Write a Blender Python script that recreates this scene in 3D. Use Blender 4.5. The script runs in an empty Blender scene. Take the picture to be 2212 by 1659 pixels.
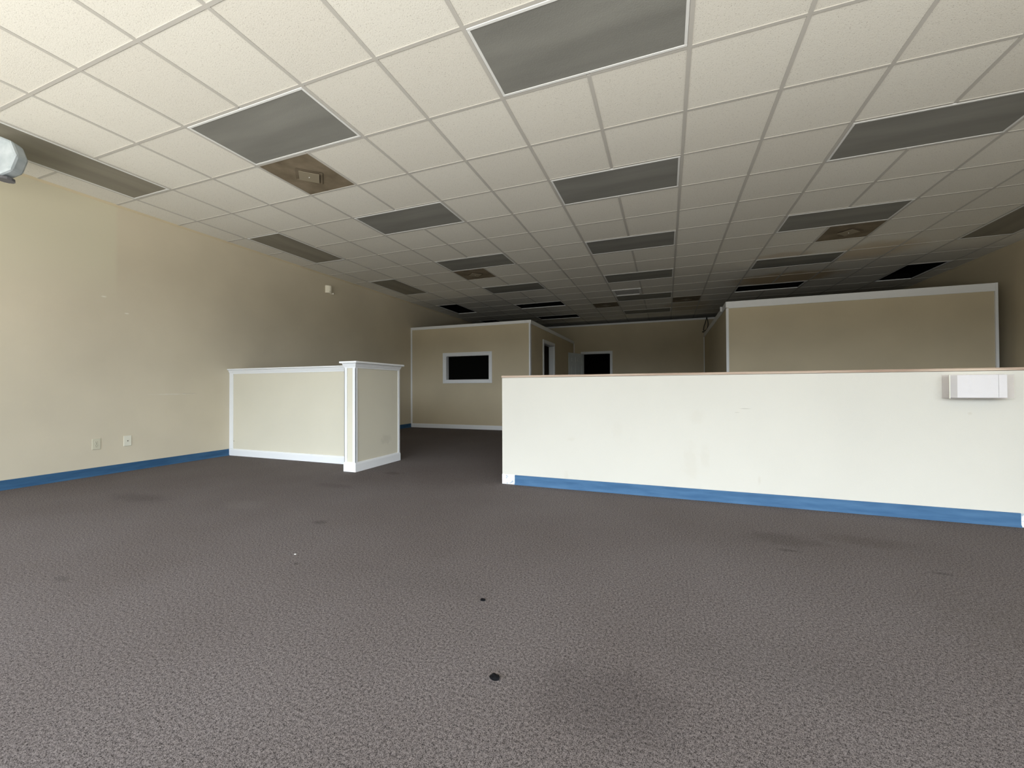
import bpy, bmesh, math, random
from mathutils import Vector, Matrix
random.seed(7)
S = bpy.context.scene
C = bpy.context.scene.collection
T = 0.6096            # ceiling module
H = 2.971             # ceiling height
XL, XR = -5.85, 4.57  # side walls
YF, YE = -3.35, 12.6  # storefront, far end
YB = 9.95             # back partition

# ------------------------------------------------------------ camera
cam = bpy.data.cameras.new('camera')
cam.sensor_fit = 'HORIZONTAL'; cam.sensor_width = 36.0
cam.lens = 880.687 / 2212 * 36.0
cam.clip_start = 0.05
co = bpy.data.objects.new('camera', cam); C.objects.link(co)
yaw, pitch, roll = 0.361287, 0.010761, -0.004682
f = Vector((-math.sin(yaw)*math.cos(pitch), math.cos(yaw)*math.cos(pitch), math.sin(pitch)))
r0 = Vector((math.cos(yaw), math.sin(yaw), 0)); u0 = r0.cross(f)
rr = r0*math.cos(roll) + u0*math.sin(roll); uu = -r0*math.sin(roll) + u0*math.cos(roll)
M = Matrix(((rr.x, uu.x, -f.x), (rr.y, uu.y, -f.y), (rr.z, uu.z, -f.z))).to_4x4()
M.translation = Vector((-0.1503, -2.6656, 0.9124))
co.matrix_world = M
S.camera = co

# ------------------------------------------------------------ world, exposure
S.view_settings.view_transform = 'Standard'; S.view_settings.look = 'None'
S.view_settings.gamma = 1; S.view_settings.use_curve_mapping = False
S.view_settings.exposure = 0.0
W = bpy.data.worlds.new('world'); S.world = W; W.use_nodes = True
nt = W.node_tree; nt.nodes.clear()
wo = nt.nodes.new('ShaderNodeOutputWorld'); bg = nt.nodes.new('ShaderNodeBackground')
tc = nt.nodes.new('ShaderNodeTexCoord'); sx = nt.nodes.new('ShaderNodeSeparateXYZ')
cr = nt.nodes.new('ShaderNodeValToRGB'); mr = nt.nodes.new('ShaderNodeMapRange')
nt.links.new(tc.outputs['Generated'], sx.inputs[0]); nt.links.new(sx.outputs['Z'], mr.inputs[0])
mr.inputs[1].default_value = -1; mr.inputs[2].default_value = 1
nt.links.new(mr.outputs[0], cr.inputs[0]); nt.links.new(cr.outputs[0], bg.inputs[0]); nt.links.new(bg.outputs[0], wo.inputs[0])
e = cr.color_ramp.elements
GROUND, BAND, SKY = (0.56, 0.545, 0.505), (0.095, 0.10, 0.10), (0.60, 0.68, 0.78)
e[0].position = 0.10; e[0].color = (0.36, 0.345, 0.32, 1)    # darker straight down, shaped to dim the nearest ceiling
e[1].position = 1.0; e[1].color = (0.62, 0.76, 0.95, 1)       # overhead
for p_, c_ in ((0.21, GROUND), (0.385, GROUND), (0.432, BAND), (0.52, BAND), (0.55, SKY), (0.70, SKY)):   # band: dark horizon shaped to dim the back of the room
    a = e.new(p_); a.color = (*c_, 1)
bg.inputs[1].default_value = 13.2

def portal(x0, x1, z0, z1):
    l = bpy.data.lights.new('storefront_portal', 'AREA'); l.shape = 'RECTANGLE'
    l.size = x1-x0; l.size_y = z1-z0; l.cycles.is_portal = True
    o = bpy.data.objects.new('storefront_portal', l); C.objects.link(o)
    o.location = ((x0+x1)/2, YF-0.02, (z0+z1)/2); o.rotation_euler = (math.radians(90), 0, 0)   # faces into the room (+y)
WIN = [(-5.55, -3.25), (-3.15, -0.85), (-0.75, 1.55), (1.65, 4.3)]
WZ = (0.10, 2.75)
for w in WIN: portal(w[0], w[1], *WZ)

# ------------------------------------------------------------ materials
def mat(name, col, rough=0.6, spec=0.3):
    m = bpy.data.materials.new(name); m.use_nodes = True
    b = m.node_tree.nodes['Principled BSDF']
    b.inputs['Base Color'].default_value = (*col, 1); b.inputs['Roughness'].default_value = rough
    b.inputs['Specular IOR Level'].default_value = spec
    return m, m.node_tree, b
def N(t, k, **kw):
    n = t.nodes.new(k)
    for a_, v in kw.items(): setattr(n, a_, v)
    return n
def noise(t, scale, detail=3, vec=None, rough=0.5):
    n = N(t, 'ShaderNodeTexNoise'); n.inputs['Scale'].default_value = scale
    n.inputs['Detail'].default_value = detail; n.inputs['Roughness'].default_value = rough
    t.links.new(vec if vec else coords(t), n.inputs['Vector'])
    return n.outputs[0]
def coords(t):
    for n in t.nodes:
        if n.bl_idname == 'ShaderNodeTexCoord': return n.outputs['Object']
    return N(t, 'ShaderNodeTexCoord').outputs['Object']
def scaled(t, s, loc=(0, 0, 0), rot=(0, 0, 0)):
    m = N(t, 'ShaderNodeMapping'); m.inputs['Scale'].default_value = s
    m.inputs['Location'].default_value = loc; m.inputs['Rotation'].default_value = rot
    t.links.new(coords(t), m.inputs['Vector']); return m.outputs[0]
def ramp(t, fac, p0, c0, p1, c1, interp='LINEAR'):
    n = N(t, 'ShaderNodeValToRGB'); n.color_ramp.interpolation = interp
    n.color_ramp.elements[0].position = p0; n.color_ramp.elements[1].position = p1
    n.color_ramp.elements[0].color = (*c0, 1) if len(c0) == 3 else c0
    n.color_ramp.elements[1].color = (*c1, 1) if len(c1) == 3 else c1
    t.links.new(fac, n.inputs[0]); return n.outputs[0]
def mixc(t, fac, a_, b_, mode='MIX'):
    n = N(t, 'ShaderNodeMix', data_type='RGBA', blend_type=mode)
    if isinstance(fac, (int, float)): n.inputs[0].default_value = fac
    else: t.links.new(fac, n.inputs[0])
    for k, v in ((6, a_), (7, b_)):
        if isinstance(v, tuple): n.inputs[k].default_value = (*v, 1)
        else: t.links.new(v, n.inputs[k])
    return n.outputs[2]
def math_(t, op, a_, b_=None):
    n = N(t, 'ShaderNodeMath', operation=op)
    for k, v in ((0, a_), (1, b_)):
        if v is None: continue
        if isinstance(v, (int, float)): n.inputs[k].default_value = v
        else: t.links.new(v, n.inputs[k])
    return n.outputs[0]
def bump(t, b, h, strength, dist):
    n = N(t, 'ShaderNodeBump'); n.inputs['Strength'].default_value = strength
    n.inputs['Distance'].default_value = dist
    t.links.new(h, n.inputs['Height']); t.links.new(n.outputs[0], b.inputs['Normal'])
W3 = (1, 1, 1)
def blob(t, cx, cy, cz, sx_, sy_, sz_, soft=0.45, wob=0.35, wscale=4.0):
    """mask (1 inside) of a wobbly ellipsoid in object space"""
    m = N(t, 'ShaderNodeMapping', vector_type='POINT')
    m.inputs['Location'].default_value = (-cx/sx_, -cy/sy_, -cz/sz_); m.inputs['Scale'].default_value = (1/sx_, 1/sy_, 1/sz_)
    t.links.new(coords(t), m.inputs['Vector'])
    l = N(t, 'ShaderNodeVectorMath', operation='LENGTH'); t.links.new(m.outputs[0], l.inputs[0])
    w = noise(t, wscale, 4)
    d = math_(t, 'ADD', l.outputs['Value'], math_(t, 'MULTIPLY', math_(t, 'SUBTRACT', w, 0.5), wob*2))
    mr_ = N(t, 'ShaderNodeMapRange', interpolation_type='SMOOTHSTEP'); t.links.new(d, mr_.inputs[0])
    mr_.inputs[1].default_value = 1-soft; mr_.inputs[2].default_value = 1+soft
    mr_.inputs[3].default_value = 1; mr_.inputs[4].default_value = 0
    return mr_.outputs[0]

def paint(name, col, marks=(), vary=0.05, peel=0.25):
    m, t, b = mat(name, col, 0.75, 0.2)
    n1 = noise(t, 1.3, 4)
    dark = tuple(c*(1-vary) for c in col); lite = tuple(min(1, c*(1+vary)) for c in col)
    c = ramp(t, n1, 0.3, dark, 0.7, lite)
    for (cx, cy, cz, sx_, sy_, sz_, mc, amt) in marks:
        k = math_(t, 'MULTIPLY', blob(t, cx, cy, cz, sx_, sy_, sz_, 0.5, 0.9, 22), amt*0.6)
        c = mixc(t, k, c, mc)
    t.links.new(c, b.inputs['Base Color'])
    bump(t, b, noise(t, 260, 2), peel, 0.002)
    return m
TAUPE = (0.60, 0.52, 0.365)
m_taupe = paint('taupe_wall_paint', TAUPE)
scuff = [(-5.85, 0.55, 0.86, 0.05, 0.22, 0.006, (0.75, 0.73, 0.68), 0.6),
         (-5.85, 0.75, 0.868, 0.05, 0.09, 0.003, (0.25, 0.23, 0.2), 0.5),
         (-5.85, -0.1, 1.93, 0.05, 0.02, 0.008, (0.9, 0.9, 0.85), 0.8),
         (-5.85, 0.10, 1.78, 0.05, 0.02, 0.006, (0.9, 0.9, 0.85), 0.8)]
m_left = paint('left_wall_paint', (0.625, 0.563, 0.435), scuff)
# touched-up field of slightly greener paint on the left wall, ends at a crisp vertical edge
t_ = m_left.node_tree; b_ = t_.nodes['Principled BSDF']
src = b_.inputs['Base Color'].links[0].from_socket
sp = N(t_, 'ShaderNodeSeparateXYZ'); t_.links.new(coords(t_), sp.inputs[0])
k1 = N(t_, 'ShaderNodeMapRange', interpolation_type='SMOOTHSTEP'); t_.links.new(sp.outputs['Y'], k1.inputs[0])
k1.inputs[1].default_value = -0.02; k1.inputs[2].default_value = 0.03; k1.inputs[3].default_value = 1; k1.inputs[4].default_value = 0
k2 = N(t_, 'ShaderNodeMapRange', interpolation_type='SMOOTHSTEP'); t_.links.new(sp.outputs['Z'], k2.inputs[0])
k2.inputs[1].default_value = 1.7; k2.inputs[2].default_value = 2.5
t_.links.new(mixc(t_, math_(t_, 'MULTIPLY', k1.outputs[0], k2.outputs[0]), src, (0.64, 0.60, 0.46)), b_.inputs['Base Color'])

grease = (0.55, 0.50, 0.40)
hm = [(0.085, 0.97, 0.67, 0.05, 0.1, 0.05, grease, 0.25), (0.03, 0.97, 0.30, 0.05, 0.1, 0.13, grease, 0.3),
      (0.14, 0.97, 0.35, 0.03, 0.1, 0.08, grease, 0.3), (0.52, 0.97, 0.19, 0.012, 0.1, 0.03, grease, 0.6),
      (-0.95, 0.97, 0.45, 0.03, 0.1, 0.02, grease, 0.35), (-1.0, 0.97, 0.11, 0.02, 0.1, 0.04, grease, 0.4),
      (0.43, 0.97, 0.745, 0.035, 0.1, 0.003, (0.3, 0.27, 0.2), 0.6), (0.37, 0.97, 0.715, 0.02, 0.1, 0.003, (0.3, 0.27, 0.2), 0.5),
      (-0.55, 0.97, 0.55, 0.04, 0.1, 0.06, grease, 0.2), (1.75, 0.97, 0.73, 0.01, 0.1, 0.008, grease, 0.8)]
m_cream = paint('cream_half_wall_paint', (0.63, 0.60, 0.52), hm, 0.025)
m_beige = paint('beige_counter_paint', (0.69, 0.65, 0.525), [(-3.355, 1.45, 0.3, 0.1, 0.09, 0.05, (0.4, 0.37, 0.3), 0.35),
      (-5.77, 1.27, 0.2, 0.008, 0.1, 0.008, (0.2, 0.17, 0.1), 0.9)], 0.03)
m_white, t, b = mat('white_gloss_trim', (0.85, 0.86, 0.86), 0.4, 0.4); bump(t, b, noise(t, 60, 3), 0.15, 0.002)
m_patch, t, b = mat('bare_plaster_patch', (0.85, 0.86, 0.86), 0.8)
t.links.new(ramp(t, noise(t, 30, 5), 0.36, (0.42, 0.46, 0.50), 0.46, (0.86, 0.87, 0.87)), b.inputs['Base Color'])
def blue(name, col):
    m, t, b = mat(name, col, 0.6, 0.2)
    n = noise(t, 1, 4, scaled(t, (4, 4, 25)))
    t.links.new(ramp(t, n, 0.35, tuple(c*0.82 for c in col), 0.7, (col[0]*1.35, col[1]*1.15, col[2]*1.05)), b.inputs['Base Color'])
    return m
m_blue = blue('blue_cove_base', (0.052, 0.135, 0.26))
m_blue_dim = blue('blue_cove_base_dim', (0.034, 0.105, 0.215))  # same blue as above, with dimmer light put into the colour
# wood cap
m_wood, t, b = mat('raw_plywood_edge', (0.55, 0.36, 0.22), 0.6)
t.links.new(ramp(t, noise(t, 1, 5, scaled(t, (2.0, 30, 90))), 0.3, (0.28, 0.17, 0.115), 0.62, (0.58, 0.46, 0.35)), b.inputs['Base Color'])
# carpet
m_carpet, t, b = mat('brown_grey_carpet', (0.12, 0.105, 0.1), 0.95, 0.05)
fi = noise(t, 110, 8, None, 0.9)
fi2 = noise(t, 380, 3, None, 0.6)
mixn = math_(t, 'ADD', math_(t, 'MULTIPLY', fi, 0.6), math_(t, 'MULTIPLY', fi2, 0.4))
c = ramp(t, mixn, 0.425, (0.010, 0.0085, 0.0083), 0.575, (0.268, 0.236, 0.230))
big = noise(t, 0.9, 5)
c = mixc(t, 1.0, c, ramp(t, big, 0.3, (0.84, 0.82, 0.80), 0.7, (1.0, 1.0, 1.0)), 'MULTIPLY')
for (x, y, sx_, sy_, col, am) in [(-4.34, -0.54, 0.28, 0.09, (0.035, 0.03, 0.03), 0.45), (-3.28, -0.38, 0.17, 0.10, (0.26, 0.24, 0.23), 0.22),
      (-0.32, -1.45, 0.20, 0.14, (0.03, 0.025, 0.025), 0.40), (0.50, 0.20, 0.18, 0.10, (0.03, 0.025, 0.02), 0.40), (0.95, 0.32, 0.20, 0.08, (0.04, 0.03, 0.02), 0.35),
      (-2.38, -0.51, 0.05, 0.03, (0.02, 0.02, 0.02), 0.55), (-2.92, 1.02, 0.10, 0.06, (0.02, 0.015, 0.015), 0.45), (-3.1, 0.35, 0.20, 0.06, (0.04, 0.03, 0.03), 0.35),
      (-2.9, -1.58, 0.05, 0.02, (0.03, 0.03, 0.03), 0.5), (0.48, 0.02, 0.05, 0.015, (0.02, 0.02, 0.02), 0.6), (1.1, -0.06, 0.04, 0.015, (0.02, 0.02, 0.02), 0.6),
      (-1.97, -1.06, 0.018, 0.010, (0.015, 0.015, 0.015), 0.8), (-1.2, -1.0, 0.3, 0.12, (0.05, 0.045, 0.04), 0.20), (0.2, -1.1, 0.35, 0.15, (0.05, 0.045, 0.04), 0.2),
      (1.4, -0.6, 0.5, 0.3, (0.06, 0.05, 0.035), 0.3), (-1.9, 2.6, 1.0, 1.6, (0.05, 0.035, 0.03), 0.35)]:
    c = mixc(t, math_(t, 'MULTIPLY', blob(t, x, y, 0, sx_, sy_, 1, 0.6, 0.8, 14), am*0.55), c, col)
t.links.new(c, b.inputs['Base Color']); bump(t, b, mixn, 0.35, 0.005)
# ceiling tile
def tile_mat(name, lo, hi):
    m, t, b = mat(name, hi, 0.9, 0.1)
    mp = scaled(t, (1/T, 1/T, 0)); fl = N(t, 'ShaderNodeVectorMath', operation='FLOOR'); t.links.new(mp, fl.inputs[0])
    wn = N(t, 'ShaderNodeTexWhiteNoise', noise_dimensions='3D'); t.links.new(fl.outputs[0], wn.inputs[0])
    c = ramp(t, wn.outputs['Value'], 0.0, lo, 1.0, hi)
    sp_ = noise(t, 190, 2, None, 0.6)
    c = mixc(t, 1.0, c, ramp(t, sp_, 0.30, (0.55, 0.53, 0.5), 0.38, (1, 1, 1)), 'MULTIPLY')
    for (x, y, sx_, sy_, col, am) in [(3.2*T, 10.4*T, 1.3*T, 0.75*T, (0.45, 0.32, 0.16), 0.75), (4.6*T, 8.2*T, 0.8*T, 0.7*T, (0.50, 0.38, 0.22), 0.5),
          (2.6*T, 7.9*T, 0.6*T, 0.3*T, (0.45, 0.33, 0.2), 0.4), (0.6*T, 14*T, 0.8*T, 1.2*T, (0.5, 0.4, 0.25), 0.5)]:
        c = mixc(t, math_(t, 'MULTIPLY', blob(t, x, y, H, sx_, sy_, 1, 0.4, 0.4, 3), am), c, col)
    t.links.new(c, b.inputs['Base Color']); bump(t, b, sp_, 0.35, 0.003)
    return m
m_tile = tile_mat('mineral_ceiling_tile', (0.70, 0.68, 0.62), (0.75, 0.735, 0.675))
m_tee, t, b = mat('grid_metal', (0.50, 0.485, 0.45), 0.5, 0.3)
m_frame, t, b = mat('white_fixture_frame', (0.74, 0.75, 0.74), 0.4, 0.4)
m_cavity, t, b = mat('white_enamel_housing', (0.75, 0.75, 0.73), 0.5)
m_tube, t, b = mat('fluorescent_tube', (0.8, 0.8, 0.78), 0.2, 0.5)
m_black, t, b = mat('hollow_shade_black', (0.005, 0.005, 0.0045), 0.9, 0.02)  # near-black that paints the shade of unlit hollows and backings
def lens_mat(name, col, amt):
    m, t, b = mat(name, col, 0.45, 0.35)
    n = noise(t, 1, 3, scaled(t, (0.7, 5.0, 1)))
    c = ramp(t, n, 0.3, tuple(v*0.82 for v in col), 0.7, tuple(min(1, v*1.12) for v in col))
    t.links.new(c, b.inputs['Base Color'])
    tr = N(t, 'ShaderNodeBsdfTranslucent'); t.links.new(c, tr.inputs[0])
    mx = N(t, 'ShaderNodeMixShader'); mx.inputs[0].default_value = amt
    out = t.nodes['Material Output']
    t.links.new(b.outputs[0], mx.inputs[1]); t.links.new(tr.outputs[0], mx.inputs[2]); t.links.new(mx.outputs[0], out.inputs[0])
    v = N(t, 'ShaderNodeTexVoronoi'); v.inputs['Scale'].default_value = 120; t.links.new(coords(t), v.inputs['Vector'])
    bump(t, b, v.outputs[0], 0.2, 0.002)
    return m
m_lens = lens_mat('prismatic_lens', (0.325, 0.325, 0.30), 0.3)
m_lens_warm = lens_mat('aged_lens', (0.33, 0.31, 0.255), 0.25)
# dusty metal of the air panels
m_dust, t, b = mat('dusty_brown_panel', (0.2, 0.16, 0.11), 0.8)
t.links.new(ramp(t, noise(t, 4, 6), 0.3, (0.12, 0.095, 0.06), 0.7, (0.25, 0.205, 0.145)), b.inputs['Base Color'])
m_dustp, t, b = mat('dusty_plate', (0.27, 0.235, 0.17), 0.7)
m_door, t, b = mat('door_paint', (0.62, 0.66, 0.66), 0.45)
m_ivory, t, b = mat('ivory_plastic', (0.74, 0.72, 0.60), 0.4)
m_almond, t, b = mat('almond_plastic', (0.60, 0.57, 0.44), 0.4)
m_slot, t, b = mat('outlet_slot', (0.10, 0.09, 0.06), 0.6)
m_alarm, t, b = mat('aged_alarm_plastic', (0.84, 0.80, 0.66), 0.4)
m_bulb, t, b = mat('white_lamp_lens', (0.92, 0.90, 0.82), 0.15, 0.6)
m_emw, t, b = mat('blue_white_plastic', (0.70, 0.76, 0.80), 0.45); t.links.new(ramp(t, noise(t, 14, 4), 0.3, (0.36, 0.41, 0.44), 0.7, (0.48, 0.53, 0.56)), b.inputs['Base Color'])
m_emd, t, b = mat('grey_gasket', (0.12, 0.12, 0.13), 0.6)
m_cable, t, b = mat('black_cable', (0.015, 0.014, 0.012), 0.6)
m_chip, t, b = mat('black_rubber_crumb', (0.004, 0.004, 0.0045), 0.8, 0.1)
m_fleck, t, b = mat('white_paper_fleck', (0.85, 0.85, 0.8), 0.8)
m_paper, t, b = mat('white_paper', (0.86, 0.87, 0.88), 0.7)
t.links.new(mixc(t, math_(t, 'MULTIPLY', ramp(t, noise(t, 1, 3, scaled(t, (9, 1, 150))), 0.42, (1, 1, 1), 0.60, (0, 0, 0)), 0.25), (0.87, 0.88, 0.89), (0.74, 0.75, 0.76)), b.inputs['Base Color'])
m_acry = bpy.data.materials.new('hazy_acrylic'); m_acry.use_nodes = True; t = m_acry.node_tree
b = t.nodes['Principled BSDF']; b.inputs['Base Color'].default_value = (0.86, 0.81, 0.77, 1); b.inputs['Roughness'].default_value = 0.25
tp = N(t, 'ShaderNodeBsdfTransparent'); tp.inputs[0].default_value = (0.97, 0.96, 0.955, 1)
mx = N(t, 'ShaderNodeMixShader'); mx.inputs[0].default_value = 0.16
t.links.new(tp.outputs[0], mx.inputs[1]); t.links.new(b.outputs[0], mx.inputs[2]); t.links.new(mx.outputs[0], t.nodes['Material Output'].inputs[0])

# ------------------------------------------------------------ mesh helpers
def B(): return bmesh.new()
def box(bm, x0, x1, y0, y1, z0, z1):
    v = [bm.verts.new(p) for p in [(x0,y0,z0),(x1,y0,z0),(x1,y1,z0),(x0,y1,z0),(x0,y0,z1),(x1,y0,z1),(x1,y1,z1),(x0,y1,z1)]]
    for q in ((0,3,2,1),(4,5,6,7),(0,1,5,4),(1,2,6,5),(2,3,7,6),(3,0,4,7)): bm.faces.new([v[i] for i in q])
def quad(bm, pts): bm.faces.new([bm.verts.new(p) for p in pts])
def obj(name, bm, m, parent=None, bevel=0, loc=None, smooth=False):
    bmesh.ops.recalc_face_normals(bm, faces=bm.faces)
    me = bpy.data.meshes.new(name); bm.to_mesh(me); bm.free()
    me.materials.append(m)
    if smooth:
        for p in me.polygons: p.use_smooth = True
    o = bpy.data.objects.new(name, me); C.objects.link(o)
    if parent: o.parent = parent
    if loc: o.location = loc
    if bevel:
        md = o.modifiers.new('bevel', 'BEVEL'); md.width = bevel; md.segments = 2; md.limit_method = 'ANGLE'
    return o
def struct(name, bm, m, parent=None, bevel=0):
    o = obj(name, bm, m, parent, bevel)
    if not parent: o['kind'] = 'structure'
    return o
def tag(o, label, cat, group=None):
    o['label'] = label; o['category'] = cat
    if group: o['group'] = group
    return o
def thing(name, label, cat, loc=(0,0,0), group=None):
    o = bpy.data.objects.new(name, None); C.objects.link(o); o.location = loc; o.empty_display_size = 0.1
    return tag(o, label, cat, group)
def molding(bm, path, prof, z=0):
    """sweep profile [(out, z)] along 2D path; 'out' is to the right of travel, mitred corners"""
    n = len(path); P = [Vector(p) for p in path]; rings = []
    for i, p in enumerate(P):
        d0 = (P[i]-P[i-1]).normalized() if i else None
        d1 = (P[i+1]-P[i]).normalized() if i < n-1 else None
        ns = [Vector((d.y, -d.x)) for d in (d0, d1) if d is not None]
        o = ns[0] if len(ns) == 1 else (ns[0]+ns[1]) / (1+ns[0].dot(ns[1]))
        rings.append([bm.verts.new((p.x+o.x*q[0], p.y+o.y*q[0], z+q[1])) for q in prof])
    k = len(prof)
    for a_, b_ in zip(rings, rings[1:]):
        for j in range(k): bm.faces.new((a_[j], a_[(j+1) % k], b_[(j+1) % k], b_[j]))
    bm.faces.new(rings[0]); bm.faces.new(rings[-1][::-1])
def cyl(bm, c, r, h, axis='Z', n=20, r2=None):
    m_ = {'Z': Matrix(), 'X': Matrix.Rotation(math.pi/2, 4, 'Y'), 'Y': Matrix.Rotation(-math.pi/2, 4, 'X')}[axis]
    bmesh.ops.create_cone(bm, cap_ends=True, segments=n, radius1=r, radius2=r if r2 is None else r2, depth=h, matrix=Matrix.Translation(c) @ m_)
COVE = [(0, 0), (0.016, 0), (0.012, 0.006), (0.006, 0.018), (0.005, 0.088), (0, 0.090)]
FLATB = [(0, 0), (0.014, 0), (0.014, 0.075), (0.010, 0.090), (0, 0.094)]

# ------------------------------------------------------------ shell
bm = B(); quad(bm, [(XL-.2, YF-.3, 0), (XR+.2, YF-.3, 0), (XR+.2, YE, 0), (XL-.2, YE, 0)]); struct('floor', bm, m_carpet)
bm = B(); box(bm, XL-.15, XL, YF, YE, 0, H+.25); struct('wall_left', bm, m_left)
bm = B(); box(bm, XR, XR+.15, YF, YE, 0, H+.25); struct('wall_right', bm, m_taupe)
bm = B(); box(bm, XL, XR, YE-.1, YE+.1, 0, H+.25); struct('wall_rear', bm, m_taupe)
# storefront wall with four glazed bays behind the camera
bm = B(); box(bm, XL, XR, YF-.12, YF, 0, WZ[0]); box(bm, XL, XR, YF-.12, YF, WZ[1], H+.25)
xs = [XL] + [v for w in WIN for v in w] + [XR]
for k in range(0, len(xs), 2): box(bm, xs[k], xs[k+1], YF-.12, YF, WZ[0], WZ[1])
struct('wall_front', bm, m_taupe)
for k, w in enumerate(WIN):
    bm = B(); f_ = 0.045
    box(bm, w[0], w[0]+f_, YF-.11, YF-.02, *WZ); box(bm, w[1]-f_, w[1], YF-.11, YF-.02, *WZ)
    box(bm, w[0]+f_, w[1]-f_, YF-.11, YF-.02, WZ[0], WZ[0]+f_); box(bm, w[0]+f_, w[1]-f_, YF-.11, YF-.02, WZ[1]-f_, WZ[1])
    xm = (w[0]+w[1])/2; box(bm, xm-.02, xm+.02, YF-.11, YF-.02, WZ[0]+f_, WZ[1]-f_)
    struct('window_%d' % (k+2), bm, m_frame)
# unseen slab added outside to block the upper sky
bm = B(); box(bm, XL-1.5, XR+1.5, YF-1.7, YF-.12, 2.85, 3.0); struct('sky_block_slab', bm, m_taupe)

# ceiling: tiles with openings for the fixtures, tees as one grid
I0, I1, J0, J1 = -10, 8, -6, 21
holes = {}
def hole(i, j, w, d, tagn):
    for a_ in range(w):
        for b2 in range(d): holes[(i+a_, j+b2)] = tagn
lights = []      # (i, j, w, d)
for j in (-1, 2, 5, 8, 11, 14): lights.append(('centre', -2, j, 2, 1))
for j in (-1, 2, 5, 8, 11, 14): lights.append(('left', -6, j, 2, 1))
for j in (2, 5, 8, 11): lights.append(('right', 2, j, 2, 1))
for j in (-2, 2, 6, 10, 14): lights.append(('leftwall', -9, j, 1, 2))
for j in (6, 10): lights.append(('rightwall', 6, j, 1, 2))
panels = [(-6, 0), (-6, 6), (3, 6), (-3, 12), (0, 12)]
for n, l in enumerate(lights): hole(l[1], l[2], l[3], l[4], 'L%d' % n)
for n, q in enumerate(panels): hole(q[0], q[1], 1, 1, 'P%d' % n)
hole(-2, 10, 1, 1, 'V')
def cx(v): return max(XL, min(XR, v*T))
def cy(v): return max(YF, min(YE, v*T))
bm = B()
for i in range(I0, I1):
    for j in range(J0, J1):
        if (i, j) in holes: continue
        x0, x1, y0, y1 = cx(i), cx(i+1), cy(j), cy(j+1)
        if x1-x0 < .01 or y1-y0 < .01: continue
        box(bm, x0+.002, x1-.002, y0+.002, y1-.002, H, H+.016)
ceil = struct('ceiling', bm, m_tile)
bm = B(); tw = 0.0125
for i in range(I0+1, I1):
    for j in range(J0, J1):
        a_, b2 = holes.get((i-1, j)), holes.get((i, j))
        if a_ and a_ == b2: continue
        if cy(j+1)-cy(j) > .01: box(bm, i*T-tw, i*T+tw, cy(j), cy(j+1), H-.0035, H+.02)
for j in range(J0+1, J1):
    for i in range(I0, I1):
        a_, b2 = holes.get((i, j-1)), holes.get((i, j))
        if a_ and a_ == b2: continue
        if cx(i+1)-cx(i) > 2*tw: box(bm, max(XL, cx(i)+tw), min(XR, cx(i+1)-tw), j*T-tw*.85, j*T+tw*.85, H-.0035, H+.02)
struct('suspension_grid', bm, m_tee, ceil)
bm = B(); molding(bm, [(XL, YF), (XL, YE)], [(0, H-.02), (.003, H-.02), (.02, H-.003), (.02, H), (0, H)])
molding(bm, [(XR, YE), (XR, YF)], [(0, H-.02), (.003, H-.02), (.02, H-.003), (.02, H), (0, H)])
struct('wall_angle', bm, m_taupe, ceil)
bm = B(); box(bm, XL-.15, XR+.15, YF-.12, YE+.1, H+.25, H+.3); struct('ceiling_deck', bm, m_black, ceil)

# ------------------------------------------------------------ recessed lights
def light_proto(shaded):
    t = bpy.data.objects.new('ceiling_light', None); C.objects.link(t); t.empty_display_size = .1
    a, d = T, T/2; e_ = .014; fw = .018
    bm = B()
    for s in (-1, 1):
        box(bm, -a+e_, a-e_, *sorted((s*(d-e_), s*(d-e_-fw))), -.006, .012)
        box(bm, *sorted((s*(a-e_), s*(a-e_-fw))), -(d-e_-fw), d-e_-fw, -.006, .012)
    obj('frame', bm, m_frame, t, .002)
    bm = B(); x, y = a-e_-.004, d-e_-.004      # housing: five inner faces
    hx, hy, hz = x-.04, y-.03, .11
    for q in ([(-x,-y,.012),(x,-y,.012),(hx,-hy,hz),(-hx,-hy,hz)], [(x,-y,.012),(x,y,.012),(hx,hy,hz),(hx,-hy,hz)],
              [(x,y,.012),(-x,y,.012),(-hx,hy,hz),(hx,hy,hz)], [(-x,y,.012),(-x,-y,.012),(-hx,-hy,hz),(-hx,hy,hz)],
              [(-hx,-hy,hz),(hx,-hy,hz),(hx,hy,hz),(-hx,hy,hz)]): quad(bm, q)
    obj('housing', bm, m_black if shaded else m_cavity, t)  # far housings painted black to stand for their unlit depth
    if not shaded:
        bm = B(); box(bm, -a+e_+fw-.003, a-e_-fw+.003, -d+e_+fw-.003, d-e_-fw+.003, -.003, 0.0)
        obj('lens', bm, m_lens, t)
    return t
def copy_tree(o, parent=None):
    c_ = o.copy(); C.objects.link(c_)
    if parent: c_.parent = parent
    for ch in list(o.children): copy_tree(ch, c_)
    return c_
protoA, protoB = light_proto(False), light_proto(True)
usedp = {id(protoA): False, id(protoB): False}
ORD = ['nearest', 'second nearest', 'third nearest', 'fourth nearest', 'fifth nearest', 'farthest']
desc = {'centre': 'of the centre row running down the room', 'left': 'of the row left of centre',
        'right': 'of the row right of centre', 'leftwall': 'of the lengthwise row beside the left wall', 'rightwall': 'of the pair beside the right wall'}
cnt = {}
SHADED = {('left', 11), ('left', 14), ('leftwall', 10), ('leftwall', 14), ('right', 11), ('rightwall', 10)}
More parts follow.
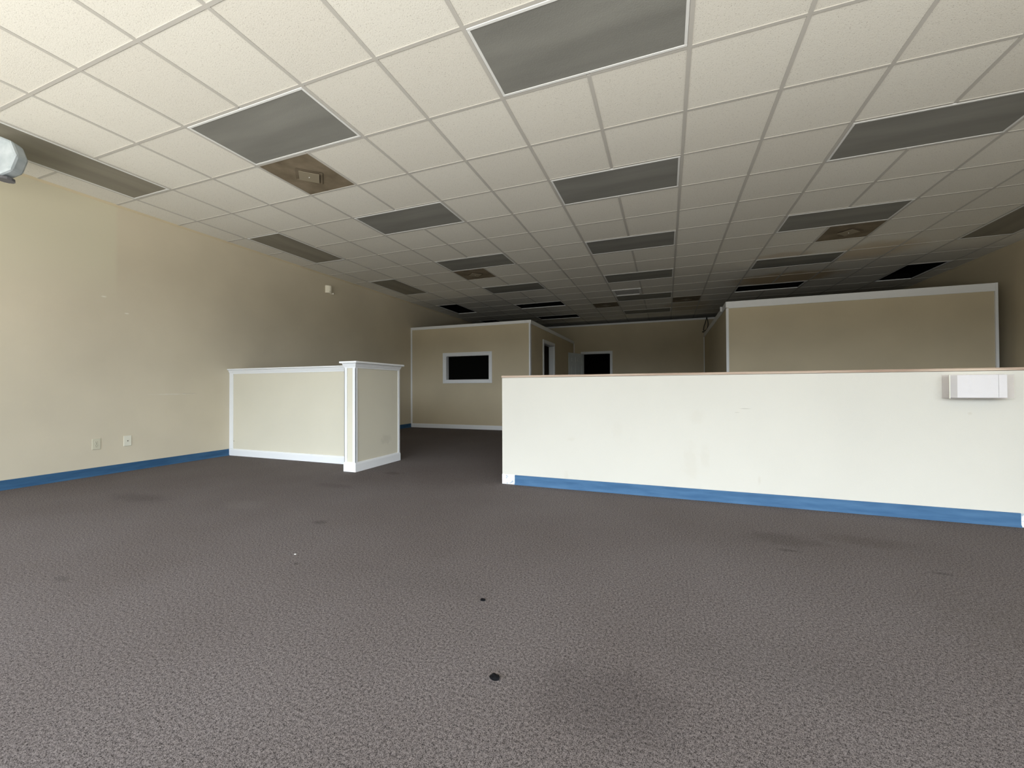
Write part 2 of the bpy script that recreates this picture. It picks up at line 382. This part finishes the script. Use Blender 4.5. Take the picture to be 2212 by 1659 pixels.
for (row, i, j, w, d) in lights:
    k = cnt.get(row, 0); cnt[row] = k+1
    op = (row, j) in SHADED
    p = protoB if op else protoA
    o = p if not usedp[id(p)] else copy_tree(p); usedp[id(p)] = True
    o.location = ((i+w/2)*T, (j+d/2)*T, H)
    o.rotation_euler = (0, 0, 0 if w == 2 else math.pi/2)
    nrow = sum(1 for l in lights if l[0] == row)
    od = 'farthest' if k == nrow-1 else ORD[k]
    if nrow == 2: od = ['nearer', 'farther'][k]
    st = 'recessed ceiling light with shade painted black inside' if op else 'unlit grey recessed ceiling light panel'
    tag(o, '%s, %s %s' % (st, od, desc[row]), 'ceiling light', 'recessed ceiling lights')
    if row in ('leftwall', 'rightwall') and not op:
        for ch in o.children:
            if ch.name.startswith('lens'):
                ch.data = ch.data.copy(); ch.data.materials[0] = m_lens_warm

# ------------------------------------------------------------ dusty air panels
def panel_proto():
    t = bpy.data.objects.new('air_panel', None); C.objects.link(t)
    h = T/2-.013
    bm = B(); box(bm, -h, h, -h, h, 0.0, .01); obj('face_panel', bm, m_dust, t)
    bm = B()
    for k in range(4):
        a0, a1 = math.radians(90*k), math.radians(90*(k+1))
        r1, r2 = .125, .165
        quad(bm, [(r1*math.cos(a0), r1*math.sin(a0), -.001), (r1*math.cos(a1), r1*math.sin(a1), -.001), (r2*math.cos(a1), r2*math.sin(a1), -.006), (r2*math.cos(a0), r2*math.sin(a0), -.006)])
        quad(bm, [(r1*math.cos(a0), r1*math.sin(a0), -.001), (r1*math.cos(a1), r1*math.sin(a1), -.001), (r2*math.cos(a1), r2*math.sin(a1), -.001), (r2*math.cos(a0), r2*math.sin(a0), -.001)])
    obj('deflector_ring', bm, m_dust, t)
    bm = B(); cyl(bm, (0, 0, -.013), .125, .004, n=4); obj('centre_plate', bm, m_dustp, t, .001)
    bm = B(); cyl(bm, (0, 0, -.005), .02, .012, n=8); obj('stem', bm, m_dust, t)
    bm = B(); cyl(bm, (0, 0, -.0165), .005, .003, n=10); obj('screw', bm, m_frame, t)
    return t
pp = panel_proto()
lab = ['dusty brown square air panel, the large one nearest the camera', 'dusty brown square air panel behind the third light left of centre',
       'dusty brown square air panel on the right half of the ceiling', 'small dark brown air panel far back, left of the louvred vent', 'dark brown air panel far back, right of the centre row of lights']
for n, (i, j) in enumerate(panels):
    o = pp if n == 0 else copy_tree(pp)
    o.location = ((i+.5)*T, (j+.5)*T, H); tag(o, lab[n], 'air vent', 'dusty square air panels')
# louvred return grille
o = thing('louvred_vent', 'white louvred return vent with dark gaps beside the centre row of lights', 'air vent', ((-2+.5)*T, 10.5*T, H))
bm = B(); h = T/2-.013
for s in (-1, 1):
    box(bm, -h, h, *sorted((s*h, s*(h-.05))), -.012, .004); box(bm, *sorted((s*h, s*(h-.05))), -h+.05, h-.05, -.012, .004)
obj('frame', bm, m_frame, o)
for k in range(5):
    y = -h+.10+k*(2*h-.2)/4; bm = B()
    quad(bm, [(-h+.05, y-.022, -.008), (h-.05, y-.022, -.008), (h-.05, y+.022, .022), (-h+.05, y+.022, .022)])
    ob = obj('slat', bm, m_tee, o); md = ob.modifiers.new('s', 'SOLIDIFY'); md.thickness = .002
bm = B(); box(bm, -h, h, -h, h, .03, .2)
for f_ in list(bm.faces):
    if abs(f_.calc_center_median().z - .03) < 1e-4: bm.faces.remove(f_)
obj('duct', bm, m_black, o)

# ------------------------------------------------------------ partitions (part-height rooms)
def wall_x(bm, x0, x1, y0, y1, ztop, op=None):          # runs along x, op = (xa, xb, za, zb)
    if not op: box(bm, x0, x1, y0, y1, 0, ztop); return
    xa, xb, za, zb = op
    box(bm, x0, xa, y0, y1, 0, ztop); box(bm, xb, x1, y0, y1, 0, ztop); box(bm, xa, xb, y0, y1, zb, ztop)
    if za > 0: box(bm, xa, xb, y0, y1, 0, za)
XO, YO, ZO = -2.845, 5.60, 2.365
bm = B(); wall_x(bm, XL, XO, YO, YO+.12, ZO-.002, (-4.906, -3.81, 1.105, 1.665)); struct('wall_office_front', bm, m_taupe)
bm = B()
for y0, y1, z0 in ((YO+.12, 6.58, 0), (7.51, YB, 0), (6.58, 7.51, 1.99)): box(bm, XO-.12, XO, y0, y1, z0, ZO-.002)
struct('wall_office_side', bm, m_taupe)
bm = B(); box(bm, XL, XO-.12, YO+.12, YB, ZO-.06, ZO-.03); struct('office_shade_lid', bm, m_black)  # black lid added out of sight to keep daylight out of the office
bm = B(); wall_x(bm, XL, XR, YB, YB+.12, 2.86, (-2.56, -1.72, 0, 1.975)); struct('wall_back', bm, m_taupe)
XK, YK, ZK = 0.867, 5.45, 2.43
bm = B(); box(bm, XK, 4.405, YK, YK+.12, 0, ZK-.002); struct('wall_storeroom_front', bm, m_taupe)
bm = B(); box(bm, XK, XK+.12, YK+.12, YB, 0, ZK-.002); struct('wall_storeroom_side', bm, m_taupe)
bm = B(); box(bm, -2.9, -1.5, YB+1.2, YB+1.25, 0, 2.8); struct('doorway_shade_board', bm, m_black)  # black board added behind the back doorway for the dark beyond
# white trims
bm = B(); t_k = .014
box(bm, XL, XO+.014, YO-t_k, YO, ZO-.055, ZO); box(bm, XL, XO+.014, YO-t_k-.008, YO+.12, ZO-.004, ZO+.006)
box(bm, XO, XO+t_k, YO, YB-.001, ZO-.075, ZO); box(bm, XO-.12, XO+.018, YO+.001, YB-.001, ZO+.0, ZO+.006)
box(bm, XL, XL+.035, YO-t_k, YO, .094, ZO-.055); box(bm, XO-.035, XO+.012, YO-t_k, YO, .094, ZO-.055)
box(bm, XO, XO+.010, YO-t_k, YO+.02, .094, ZO-.075)
box(bm, XO, XO+.02, YB-.014, YB, .094, ZO-.06)
struct('trim_1', bm, m_white)
bm = B(); molding(bm, [(XL, YO), (XO, YO), (XO, 6.50)], FLATB)
molding(bm, [(XO, 7.58), (XO, YB), (-2.63, YB)], FLATB)
molding(bm, [(-1.665, YB), (XK, YB), (XK, YK), (4.38, YK)], FLATB); struct('baseboard_rooms', bm, m_white)
bm = B(); box(bm, XL, XR, YB-.014, YB, 2.825, 2.868); box(bm, XL, XR, YB-.018, YB+.12, 2.866, 2.874); struct('trim_2', bm, m_white)
bm = B()
box(bm, XK-.012, 4.38, YK-.014, YK, ZK-.105, ZK-.012); box(bm, XK-.016, 4.38, YK-.020, YK+.12, ZK-.012, ZK); box(bm, XK+.03, 4.38, YK-.018, YK, ZK-.118, ZK-.105)
box(bm, XK-.012, XK+.03, YK-.016, YK, .094, ZK-.118); box(bm, 4.38, 4.412, YK-.022, YK, 0, ZK+.002)
box(bm, XK-.014, XK, YK, YB-.014, ZK-.105, ZK); box(bm, XK-.02, XK, YB-.03, YB-.014, .094, ZK-.105)
struct('trim_3', bm, m_white)
# interior window and its casing
def casing(bm, xa, xb, za, zb, y, w, th, bottom=True):
    for k, (o0, o1, t2) in enumerate(((0, w*.55, th*.7), (w*.55, w, th))):
        z0 = za-o1 if bottom else 0
        box(bm, xa-o1, xa-o0, y-t2, y, z0, zb+o1); box(bm, xb+o0, xb+o1, y-t2, y, z0, zb+o1)
        box(bm, xa-o0, xb+o0, y-t2, y, zb+o0, zb+o1)
        if bottom: box(bm, xa-o0, xb+o0, y-t2, y, za-o1, za-o0)
bm = B(); xa, xb, za, zb = -4.906, -3.81, 1.105, 1.665
box(bm, xa-.001, xa+.012, YO-.004, YO+.125, za, zb); box(bm, xb-.012, xb+.001, YO-.004, YO+.125, za, zb)
box(bm, xa+.012, xb-.012, YO-.004, YO+.125, zb-.012, zb+.001); box(bm, xa+.012, xb-.012, YO-.004, YO+.125, za-.001, za+.012)
w1 = struct('window_1', bm, m_white); bm = B(); box(bm, xa+.012, xb-.012, YO+.112, YO+.118, za+.012, zb-.012); struct('interior_shade_sheet', bm, m_black, w1); bm = B(); casing(bm, xa, xb, za, zb, YO, .07, .02); struct('casing', bm, m_white, w1, .003)  # black sheet added in the opening as the office's inner shade
# office side doorway
bm = B(); jt = .015
box(bm, XO-.125, XO+.005, 6.58, 6.58+jt, 0, 1.99); box(bm, XO-.125, XO+.005, 7.51-jt, 7.51, 0, 1.99); box(bm, XO-.125, XO+.005, 6.58+jt, 7.51-jt, 1.99-jt, 1.99)
d1 = struct('door_1', bm, m_white)
bm = B()
box(bm, XO, XO+.02, 6.51, 6.58, 0, 2.06); box(bm, XO, XO+.02, 7.51, 7.58, 0, 2.06); box(bm, XO, XO+.02, 6.58, 7.51, 1.99, 2.06)
struct('casing', bm, m_white, d1, .003)
# back doorway with open six-panel door
bm = B(); xa, xb, zt = -2.56, -1.72, 1.975
box(bm, xa, xa+jt, YB-.004, YB+.125, 0, zt); box(bm, xb-jt, xb, YB-.004, YB+.125, 0, zt); box(bm, xa+jt, xb-jt, YB-.004, YB+.125, zt-jt, zt)
d2 = struct('door_2', bm, m_white)
bm = B(); casing(bm, xa, xb, 0, zt, YB, .06, .02, False); struct('casing', bm, m_white, d2, .003)
def leaf(bm, w, h, th):
    box(bm, 0, w, -th/2+.014, th/2-.014, 0, h)
    xs_ = [0, .11, w/2-.045, w/2+.045, w-.11, w]
    zs = [0, .22, .86, .98, 1.58, 1.68, h-.12, h]
    for s in (-1, 1):
        y0, y1 = sorted((s*(th/2-.014), s*th/2))
        for k in (0, 2, 4): box(bm, xs_[k], xs_[k+1], y0, y1, 0, h)
        for k in (0, 2, 4, 6):
            box(bm, xs_[1], xs_[2], y0, y1, zs[k], zs[k+1]); box(bm, xs_[3], xs_[4], y0, y1, zs[k], zs[k+1])
        for kx in (1, 3):
            for kz in (1, 3, 5):
                box(bm, xs_[kx]+.03, xs_[kx+1]-.03, *sorted((s*(th/2-.014), s*(th/2-.004))), zs[kz]+.03, zs[kz+1]-.03)
bm = B(); leaf(bm, .80, 1.955, .036)
lf = struct('door_leaf', bm, m_door, d2, .002); lf.location = (xa+.02, YB-.03, .008); lf.rotation_euler = (0, 0, math.radians(-112))
bm = B(); cyl(bm, (.74, .045, .93), .012, .05, 'Y'); cyl(bm, (.74, -.045, .93), .012, .05, 'Y')
bmesh.ops.create_uvsphere(bm, u_segments=14, v_segments=8, radius=.027, matrix=Matrix.Translation((.74, .075, .93)))
bmesh.ops.create_uvsphere(bm, u_segments=14, v_segments=8, radius=.027, matrix=Matrix.Translation((.74, -.075, .93)))
k_ = struct('door_knob', bm, m_almond, lf)
# blue cove base on the left wall, split by the counter
bm = B(); molding(bm, [(XL, YF), (XL, 1.256)], COVE); molding(bm, [(XL, 1.41), (XL, YO-.014)], COVE); struct('baseboard_left', bm, m_blue_dim)
bm = B(); molding(bm, [(XR, YK-.02), (XR, YF)], COVE); struct('baseboard_right', bm, m_blue_dim)

# ------------------------------------------------------------ long cream half wall
hw = thing('half_wall', 'long cream half wall with raw wood top and bright blue baseboard', 'half wall', (0.24, 1.03, 0))
def rel(bm, o): bmesh.ops.translate(bm, verts=bm.verts, vec=-Vector(o.location)); return bm
def part(name, bm, m, o, bevel=0, smooth=False):
    """part whose mesh is built in world coordinates: keep object space = world space for the textures"""
    p = obj(name, bm, m, o, bevel, smooth=smooth); p.location = -Vector(o.location); return p
X0, X1, Y0, Y1 = -1.629, 2.13, 0.972, 1.092
bm = B(); box(bm, X0, X1, Y0, Y1, 0, 1.014); part('wall_panel', bm, m_cream, hw, .004)
bm = B(); box(bm, X0-.003, X1+.003, Y0-.006, Y1+.006, 1.015, 1.034); part('wooden_cap', bm, m_wood, hw, .003)
bm = B(); molding(bm, [(-1.500, Y0), (1.988, Y0)], COVE); part('baseboard', bm, m_blue, hw)
bm = B(); box(bm, X0, -1.501, Y0-.002, Y0, 0, .092); box(bm, 1.989, X1, Y0-.003, Y0, 0, .088); part('bare_plaster', bm, m_patch, hw)
bm = B(); molding(bm, [(X1, Y1), (X0, Y1)], COVE); part('baseboard', bm, m_blue, hw)

# ------------------------------------------------------------ L-shaped counter wall by the left wall
ct = thing('half_wall', 'low beige L-shaped half wall with white trim against the left wall', 'half wall', (-4.6, 1.33, 0))
bm = B(); box(bm, XL, -3.495, 1.27, 1.39, 0, 1.19); box(bm, -3.495, -3.355, 0.93, 1.71, 0, 1.205); part('wall_panel', bm, m_beige, ct)
CROWN = [(0, 0), (.007, 0), (.008, .014), (.012, .016), (.021, .040), (.024, .042), (.024, .053), (0, .053)]
bm = B(); molding(bm, [(XL, 1.27), (-3.495, 1.27)], CROWN, 1.130)
molding(bm, [(-3.495, 1.27), (-3.495, .93), (-3.355, .93), (-3.355, 1.71), (-3.495, 1.71), (-3.495, 1.39)], CROWN, 1.145)
part('crown_moulding', bm, m_white, ct)
bm = B(); box(bm, XL, -3.530, 1.226, 1.44, 1.184, 1.201); part('top_cap', bm, m_white, ct, .004)
bm = B(); box(bm, -3.543, -3.306, .884, 1.762, 1.199, 1.221); part('top_cap', bm, m_white, ct, .004)
bm = B(); molding(bm, [(XL, 1.27), (-3.495, 1.27)], FLATB); molding(bm, [(-3.495, 1.256), (-3.495, .93), (-3.355, .93), (-3.355, 1.71), (-3.495, 1.71), (-3.495, 1.404)], [(a_, z*1.12) for a_, z in FLATB])
part('baseboard', bm, m_white, ct)
bm = B(); s_ = .009
box(bm, XL, XL+.072, 1.27-s_, 1.27, .094, 1.130)
part('corner_trim', bm, m_white, ct, .002)
for x0, x1 in ((-3.504, -3.466), (-3.388, -3.346)):
    bm = B(); box(bm, x0, x1, .93-s_, .93, .1, 1.147); part('corner_trim', bm, m_white, ct, .002)
for y0, y1 in ((.921, .955), (1.685, 1.719)):
    bm = B(); box(bm, -3.355, -3.355+s_, y0, y1, .1, 1.147); part('corner_trim', bm, m_white, ct, .002)
bm = B(); box(bm, -3.504, -3.495, .921, 1.26, .1, 1.147); part('corner_trim', bm, m_white, ct, .002)

# ------------------------------------------------------------ wall plates
def plate(name, y, z, label, cat, m_, duplex):
    o = thing(name, label, cat, (XL, y, z))
    bm = B(); box(bm, 0, .006, -.036, .036, -.058, .058); obj('cover_plate', bm, m_, o, .003)
    if duplex:
        for s in (-1, 1):
            bm = B(); cyl(bm, (.006, 0, s*.02), .0165, .004, 'X', 24); q = obj('socket', bm, m_, o, .001)
            bm = B(); box(bm, .0075, .0088, -.008, -.006, s*.02-.002, s*.02+.008); box(bm, .0075, .0088, .005, .007, s*.02-.001, s*.02+.007)
            cyl(bm, (.008, 0, s*.02-.008), .0028, .0016, 'X', 10); obj('slot', bm, m_slot, q)
        bm = B(); cyl(bm, (.0065, 0, 0), .003, .002, 'X', 10); obj('screw', bm, m_slot, o)
    else:
        bm = B(); cyl(bm, (.008, 0, 0), .005, .006, 'X', 12); obj('jack', bm, m_slot, o)
    return o
plate('power_outlet', -0.157, .338, 'almond duplex power outlet low on the left wall', 'power outlet', m_almond, True)
plate('wall_jack', 0.113, .341, 'ivory wall plate with a single jack, right of the outlet', 'wall plate', m_ivory, False)

# alarm box
o = thing('alarm_box', 'small beige alarm box with two knobs high on the left wall', 'alarm', (XL, 3.04, 2.71))
bm = B()                                     # bowed front, its near half turned to the daylight
rings = []
for z in (-.066, .066):
    rings.append([bm.verts.new((.004+.062*math.sin(math.pi*k/10)**.8 if 0 < k < 10 else 0.0, -.07+.014*k, z)) for k in range(11)])
for k in range(10): bm.faces.new((rings[0][k], rings[0][k+1], rings[1][k+1], rings[1][k]))
bm.faces.new(rings[0]); bm.faces.new(rings[1][::-1]); bm.faces.new((rings[0][0], rings[1][0], rings[1][10], rings[0][10]))
obj('case', bm, m_alarm, o, .002)
bm = B(); cyl(bm, (.055, -.03, -.045), .016, .04, 'X'); obj('knob', bm, m_alarm, o, .003)
bm = B(); cyl(bm, (.03, .055, -.062), .011, .05, 'X'); obj('bracket', bm, m_alarm, o)
bm = B(); bmesh.ops.create_uvsphere(bm, u_segments=16, v_segments=10, radius=.014, matrix=Matrix.Translation((.058, .057, -.064))); obj('lamp', bm, m_bulb, o, smooth=True)

# emergency light hung under the ceiling, cut by the left frame edge
EX, EY, EZ = -5.0, -1.10, 2.735
o = thing('emergency_light', 'pale blue-white round emergency lamp under the ceiling, cut by the left picture edge', 'emergency light', (EX, EY, EZ))
d_ = Vector((0.935, 0.353, 0))                        # across the view
ang = math.atan2(.353, .935)
bm = B(); cyl(bm, (0, 0, 0), .165, .10, 'Y', 8, .15); bmesh.ops.rotate(bm, verts=bm.verts, cent=(0, 0, 0), matrix=Matrix.Rotation(math.radians(0), 3, 'Y'))
hd = obj('lamp_head', bm, m_emw, o, .02); hd.rotation_euler = (0, 0, ang)
bm = B(); box(bm, -.42, -.004, -.07, .06, -.13, .13); q = obj('battery_case', bm, m_emw, o, .012); q.rotation_euler = (0, 0, ang)
bm = B(); box(bm, -.012, .0, -.078, .055, -.125, .125); q = obj('gasket', bm, m_emd, o); q.rotation_euler = (0, 0, ang)
bm = B(); cyl(bm, (-.25, 0, .18), .012, H-.006-EZ-.125, 'Z', 12); q = obj('stem', bm, m_emw, o); q.rotation_euler = (0, 0, ang)
bm = B(); cyl(bm, (0.02, 0, -.165), .05, .02, 'Z', 12); q = obj('lower_bracket', bm, m_emd, o); q.rotation_euler = (0, 0, ang)

# ------------------------------------------------------------ leaflet holder on the cream half wall
o = thing('leaflet_holder', 'clear plastic leaflet holder fixed high on the cream half wall', 'leaflet holder', (1.78, Y0, .91))
bm = B(); yb, yf = -.0005, -.082; th = .003; xa, xb, za, zb = -.172, .142, -.078, .078
box(bm, xa, xb, yb-th, yb, za, zb+.004); box(bm, xa, xb, yf, yf+th, za, zb)
box(bm, xa, xb, yf+th, yb-th, za, za+th); box(bm, xa, xa+th, yf+th, yb-th, za+th, zb); box(bm, xb-th, xb, yf+th, yb-th, za+th, zb)
obj('tray', bm, m_acry, o)
bm = B(); box(bm, xa-.001, xa+.004, yf-.001, yf+.002, za, zb); obj('corner_bead', bm, m_ivory, o)
bm = B(); box(bm, -.130, .070, -.040, .040, -.075, .073)
pz = obj('leaflet_stack', bm, m_paper); pz.location = (1.78, Y0-.038, .913)
tag(pz, 'white stack of leaflets inside the clear holder on the half wall', 'leaflets')
bm = B(); box(bm, .073, .112, -.040, .036, -.075, .073)
pz = obj('leaflet_stack', bm, m_paper); pz.location = (1.78, Y0-.037, .913)
tag(pz, 'narrow white leaflet beside the wide stack, right side of the holder', 'leaflets')

# ------------------------------------------------------------ loose cable on the back wall
cu = bpy.data.curves.new('cable', 'CURVE'); cu.dimensions = '3D'; cu.bevel_depth = .009; cu.bevel_resolution = 3
sp_ = cu.splines.new('BEZIER')
pts = [(.93, 9.915, 2.885), (.895, 9.91, 2.74), (.855, 9.91, 2.60), (.860, 9.90, 2.50), (.915, 9.90, 2.53), (.955, 9.90, 2.64), (.955, 9.91, 2.76), (.928, 9.915, 2.885)]
pts = [(x_-.09 if False else x_-.0, y_, z_) for x_, y_, z_ in pts]
sp_.bezier_points.add(len(pts)-1)
for bp, p_ in zip(sp_.bezier_points, pts): bp.co = p_; bp.handle_left_type = bp.handle_right_type = 'AUTO'
tmp = bpy.data.objects.new('tmp', cu); C.objects.link(tmp)
me = bpy.data.meshes.new_from_object(tmp.evaluated_get(bpy.context.evaluated_depsgraph_get())); bpy.data.objects.remove(tmp)
me.materials.clear(); me.materials.append(m_cable)
cb = bpy.data.objects.new('loose_cable', me); C.objects.link(cb)
tag(cb, 'loop of black cable hanging over the top of the back wall', 'cable')
bm = B(); cyl(bm, (.835, 9.90, 2.47), .014, .05, 'X', 10); obj('plug', bm, m_cable, cb)

# small white clip on the side of the storeroom
bm = B(); box(bm, XK-.045, XK-.014, 5.96, 5.99, 2.35, 2.45); box(bm, XK-.045, XK-.014, 5.96, 5.99, 2.44, 2.452); o = obj('wall_clip', bm, m_white)
tag(o, 'tiny white clip near the top of the right-hand room, by its near corner', 'clip')

# ------------------------------------------------------------ crumbs on the carpet
def crumb(name, x, y, s, m_, label, seed, flat=.45):
    rnd = random.Random(seed); bm = B()
    bmesh.ops.create_icosphere(bm, subdivisions=2, radius=s)
    for v in bm.verts:
        k = rnd.uniform(.72, 1.2); v.co = Vector((v.co.x*k*1.3, v.co.y*k, max(-.3*s, v.co.z*k*flat)))
    ob = obj(name, bm, m_); ob.location = (x, y, .3*s+.0005); tag(ob, label, 'debris')
crumb('rubber_crumb', -.662, -1.478, .0125, m_chip, 'black crumb on the carpet, the largest one in the foreground', 3, .7)
crumb('rubber_crumb', -.896, -1.06, .009, m_chip, 'small black crumb on the carpet behind the largest one', 5)
crumb('paper_fleck', -2.075, -.975, .005, m_fleck, 'tiny white fleck on the carpet in front of the L-shaped half wall', 8)
